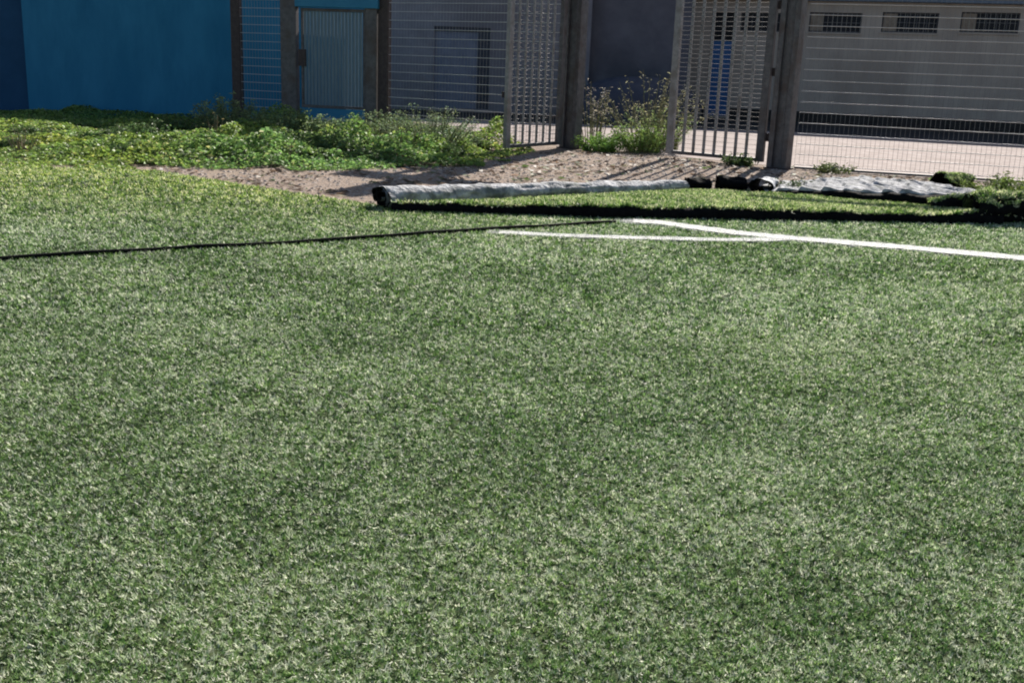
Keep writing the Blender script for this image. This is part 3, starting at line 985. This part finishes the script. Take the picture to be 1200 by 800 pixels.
def shrub(name, label, loc, rad, h, nstem, nleaf, base, leaf=(0.05, 0.10), dry=None, dry_from=0.6, cat='plant', slim=0.4, arch=0.5, group=None, topw=1.0, mat='stem'):
    r = empty(name, (loc[0], loc[1], 0))
    tag(r, label, cat, group)
    mb = MB()
    Pp, Tt = [], []
    for s in range(nstem):
        a = random.random() * 6.283
        rr = rad * math.sqrt(random.random())
        top = Vector((math.cos(a) * rr * topw, math.sin(a) * rr * topw * 0.8, h * random.uniform(0.6, 1.0) * (1 - 0.35 * (rr / rad) ** 2)))
        foot = Vector((math.cos(a) * rr * 0.45, math.sin(a) * rr * 0.35, -0.01))
        pl = []
        for q in range(6):
            t = q / 5
            p = foot.lerp(top, t)
            p.x += (top.x - foot.x) * arch * (t * t - t)
            p.y += (top.y - foot.y) * arch * (t * t - t)
            pl.append(p)
        mb.tube(pl, 0.012, 0.004, 4)
        for q in range(max(1, nleaf // nstem)):
            t = random.uniform(0.12, 1.0)
            i = min(4, int(t * 5)); f_ = t * 5 - i
            p = pl[i].lerp(pl[i + 1], f_)
            Pp.append((p.x + random.gauss(0, .05), p.y + random.gauss(0, .05), max(0.01, p.z + random.gauss(0, .04))))
            Tt.append(t)
    mb.build('stems', M[mat], r)
    Pp, Tt = np.array(Pp), np.array(Tt)
    nn = len(Pp)
    c = green(nn, base, 0.28, 0.25)
    if dry:
        m = (Tt > dry_from + rng.normal(0, 0.08, nn))
        c[m] = green(int(m.sum()), dry, 0.3, 0.15)
    o = leaf_quads('foliage', Pp, rnd_norm(nn, 0.35), rng.uniform(leaf[0], leaf[1], nn), c, r, slim=slim)
    return r


shrub('shrub', 'bushy grey green shrub before the brown fence post', (-6.3, 23.4), 0.85, 1.02, 60, 3000, (0.20, 0.27, 0.13), (0.05, 0.11))
shrub('shrub', 'leafy shrub standing before the narrow mesh fence bay', (-5.0, 23.2), 0.85, 0.82, 50, 2300, (0.19, 0.265, 0.12), (0.05, 0.10))
shrub('shrub', 'low dark shrub before the sill of the slatted gate', (-4.0, 23.2), 0.7, 0.62, 44, 1800, (0.175, 0.245, 0.115), (0.05, 0.10))
shrub('shrub', 'feathery grey green bush beneath the mesh in front of the grey door', (-1.75, 21.7), 1.15, 1.0, 100, 5200, (0.20, 0.26, 0.14), (0.035, 0.085), slim=0.3)
shrub('shrub', 'grey green bush tucked under the post beside the slatted gate', (-2.9, 22.7), 0.8, 0.85, 50, 2600, (0.18, 0.24, 0.12), (0.04, 0.09), slim=0.32)
shrub('tall_weed', 'tall weed with dry brown seed heads standing in the gateway', (3.0, 25.6), 1.6, 1.8, 64, 1700, (0.19, 0.24, 0.11), (0.05, 0.11), dry=(0.30, 0.29, 0.17), dry_from=0.60, slim=0.22, arch=0.8)
shrub('tall_weed', 'thin dry weed leaning beside the open gate leaf post', (1.7, 25.3), 0.6, 1.65, 22, 600, (0.18, 0.21, 0.11), (0.05, 0.10), dry=(0.28, 0.25, 0.21), dry_from=0.5, slim=0.22)
shrub('tall_weed', 'wispy green weed arching beside the free edge of the nearly closed leaf', (3.2, 24.6), 1.0, 1.25, 40, 1000, (0.22, 0.29, 0.11), (0.06, 0.13), slim=0.18, arch=0.9)
shrub('weed', 'bright green grassy weed at the foot of the open gate leaf', (1.85, 23.9), 0.75, 0.42, 50, 1800, (0.17, 0.30, 0.06), (0.07, 0.15), slim=0.2)
shrub('weed', 'yellow green weed patch in the middle of the gateway', (2.75, 24.0), 0.85, 0.66, 56, 1900, (0.20, 0.30, 0.075), (0.07, 0.15), slim=0.2)
shrub('weed', 'small dark green weed under the nearly closed gate leaf', (4.45, 21.55), 0.42, 0.22, 26, 700, (0.08, 0.13, 0.045), (0.05, 0.10))
shrub('weed', 'sparse small weed at the foot of the nearly closed leaf post', (6.0, 20.65), 0.45, 0.20, 20, 450, (0.12, 0.16, 0.06), (0.04, 0.09))
shrub('weed', 'scrubby weed between the hollow pale roll and the white sheet', (4.3, 16.75), 0.4, 0.20, 30, 800, (0.10, 0.13, 0.06), (0.04, 0.08))
for i, (px, py, rad, h) in enumerate([(7.7, 17.4, 0.75, 0.36), (9.0, 17.6, 0.8, 0.40), (8.3, 16.4, 0.7, 0.36)]):
    shrub('weed', ['yellow green weed clump behind the thick green roll near the curled turf', 'weed clump by the mesh fence behind the thick green roll',
                   'olive weed clump pressed against the thick green roll'][i], (px, py), rad, h, 46, 2000, (0.15, 0.21, 0.05), (0.05, 0.10), slim=0.3)

# darker leafy clumps that stand out of the weed bed
proto = shrub('weed_clump', 'dark leafy weed clump rising out of the bright weed bed', (-7.2, 20.6), 0.62, 0.50, 44, 1700, (0.095, 0.16, 0.055), (0.04, 0.10), group='dark clumps in the weed bed', slim=0.5)
kids = list(proto.children)
for px, py, k in [(-9.0, 19.2, 0.5), (-5.4, 19.6, 0.9), (-8.2, 22.4, 0.8), (-3.6, 20.2, 0.9), (-6.6, 18.3, 0.65), (-2.6, 19.2, 0.7), (-10.0, 22.0, 0.6),
                  (-4.6, 21.5, 1.0), (-1.3, 20.4, 0.7), (-3.2, 21.6, 0.9), (-7.3, 22.9, 1.0), (-9.4, 20.6, 0.5), (-0.9, 22.6, 0.8)]:
    c = proto.copy()
    COL.objects.link(c)
    c.location = (px, py, 0)
    c.rotation_euler = (0, 0, random.random() * 6.28)
    c.scale = (k * random.uniform(0.9, 1.5), k * random.uniform(0.8, 1.2), k * random.uniform(0.8, 1.1))
    for ch in kids:
        d_ = ch.copy()
        COL.objects.link(d_)
        d_.parent = c
# thin dry stalks between the weeds
for px, py, hh in [(-8.6, 18.6, 0.55), (-5.9, 20.9, 0.7), (-2.1, 20.2, 0.75), (-4.3, 18.9, 0.5)]:
    shrub('dry_stalks', 'thin straw coloured stalks poking out of the weed bed', (px, py), 0.45, hh, 14, 110, (0.30, 0.26, 0.14), (0.03, 0.06), group='dry stalks in the weed bed', slim=0.25, mat='drystem')
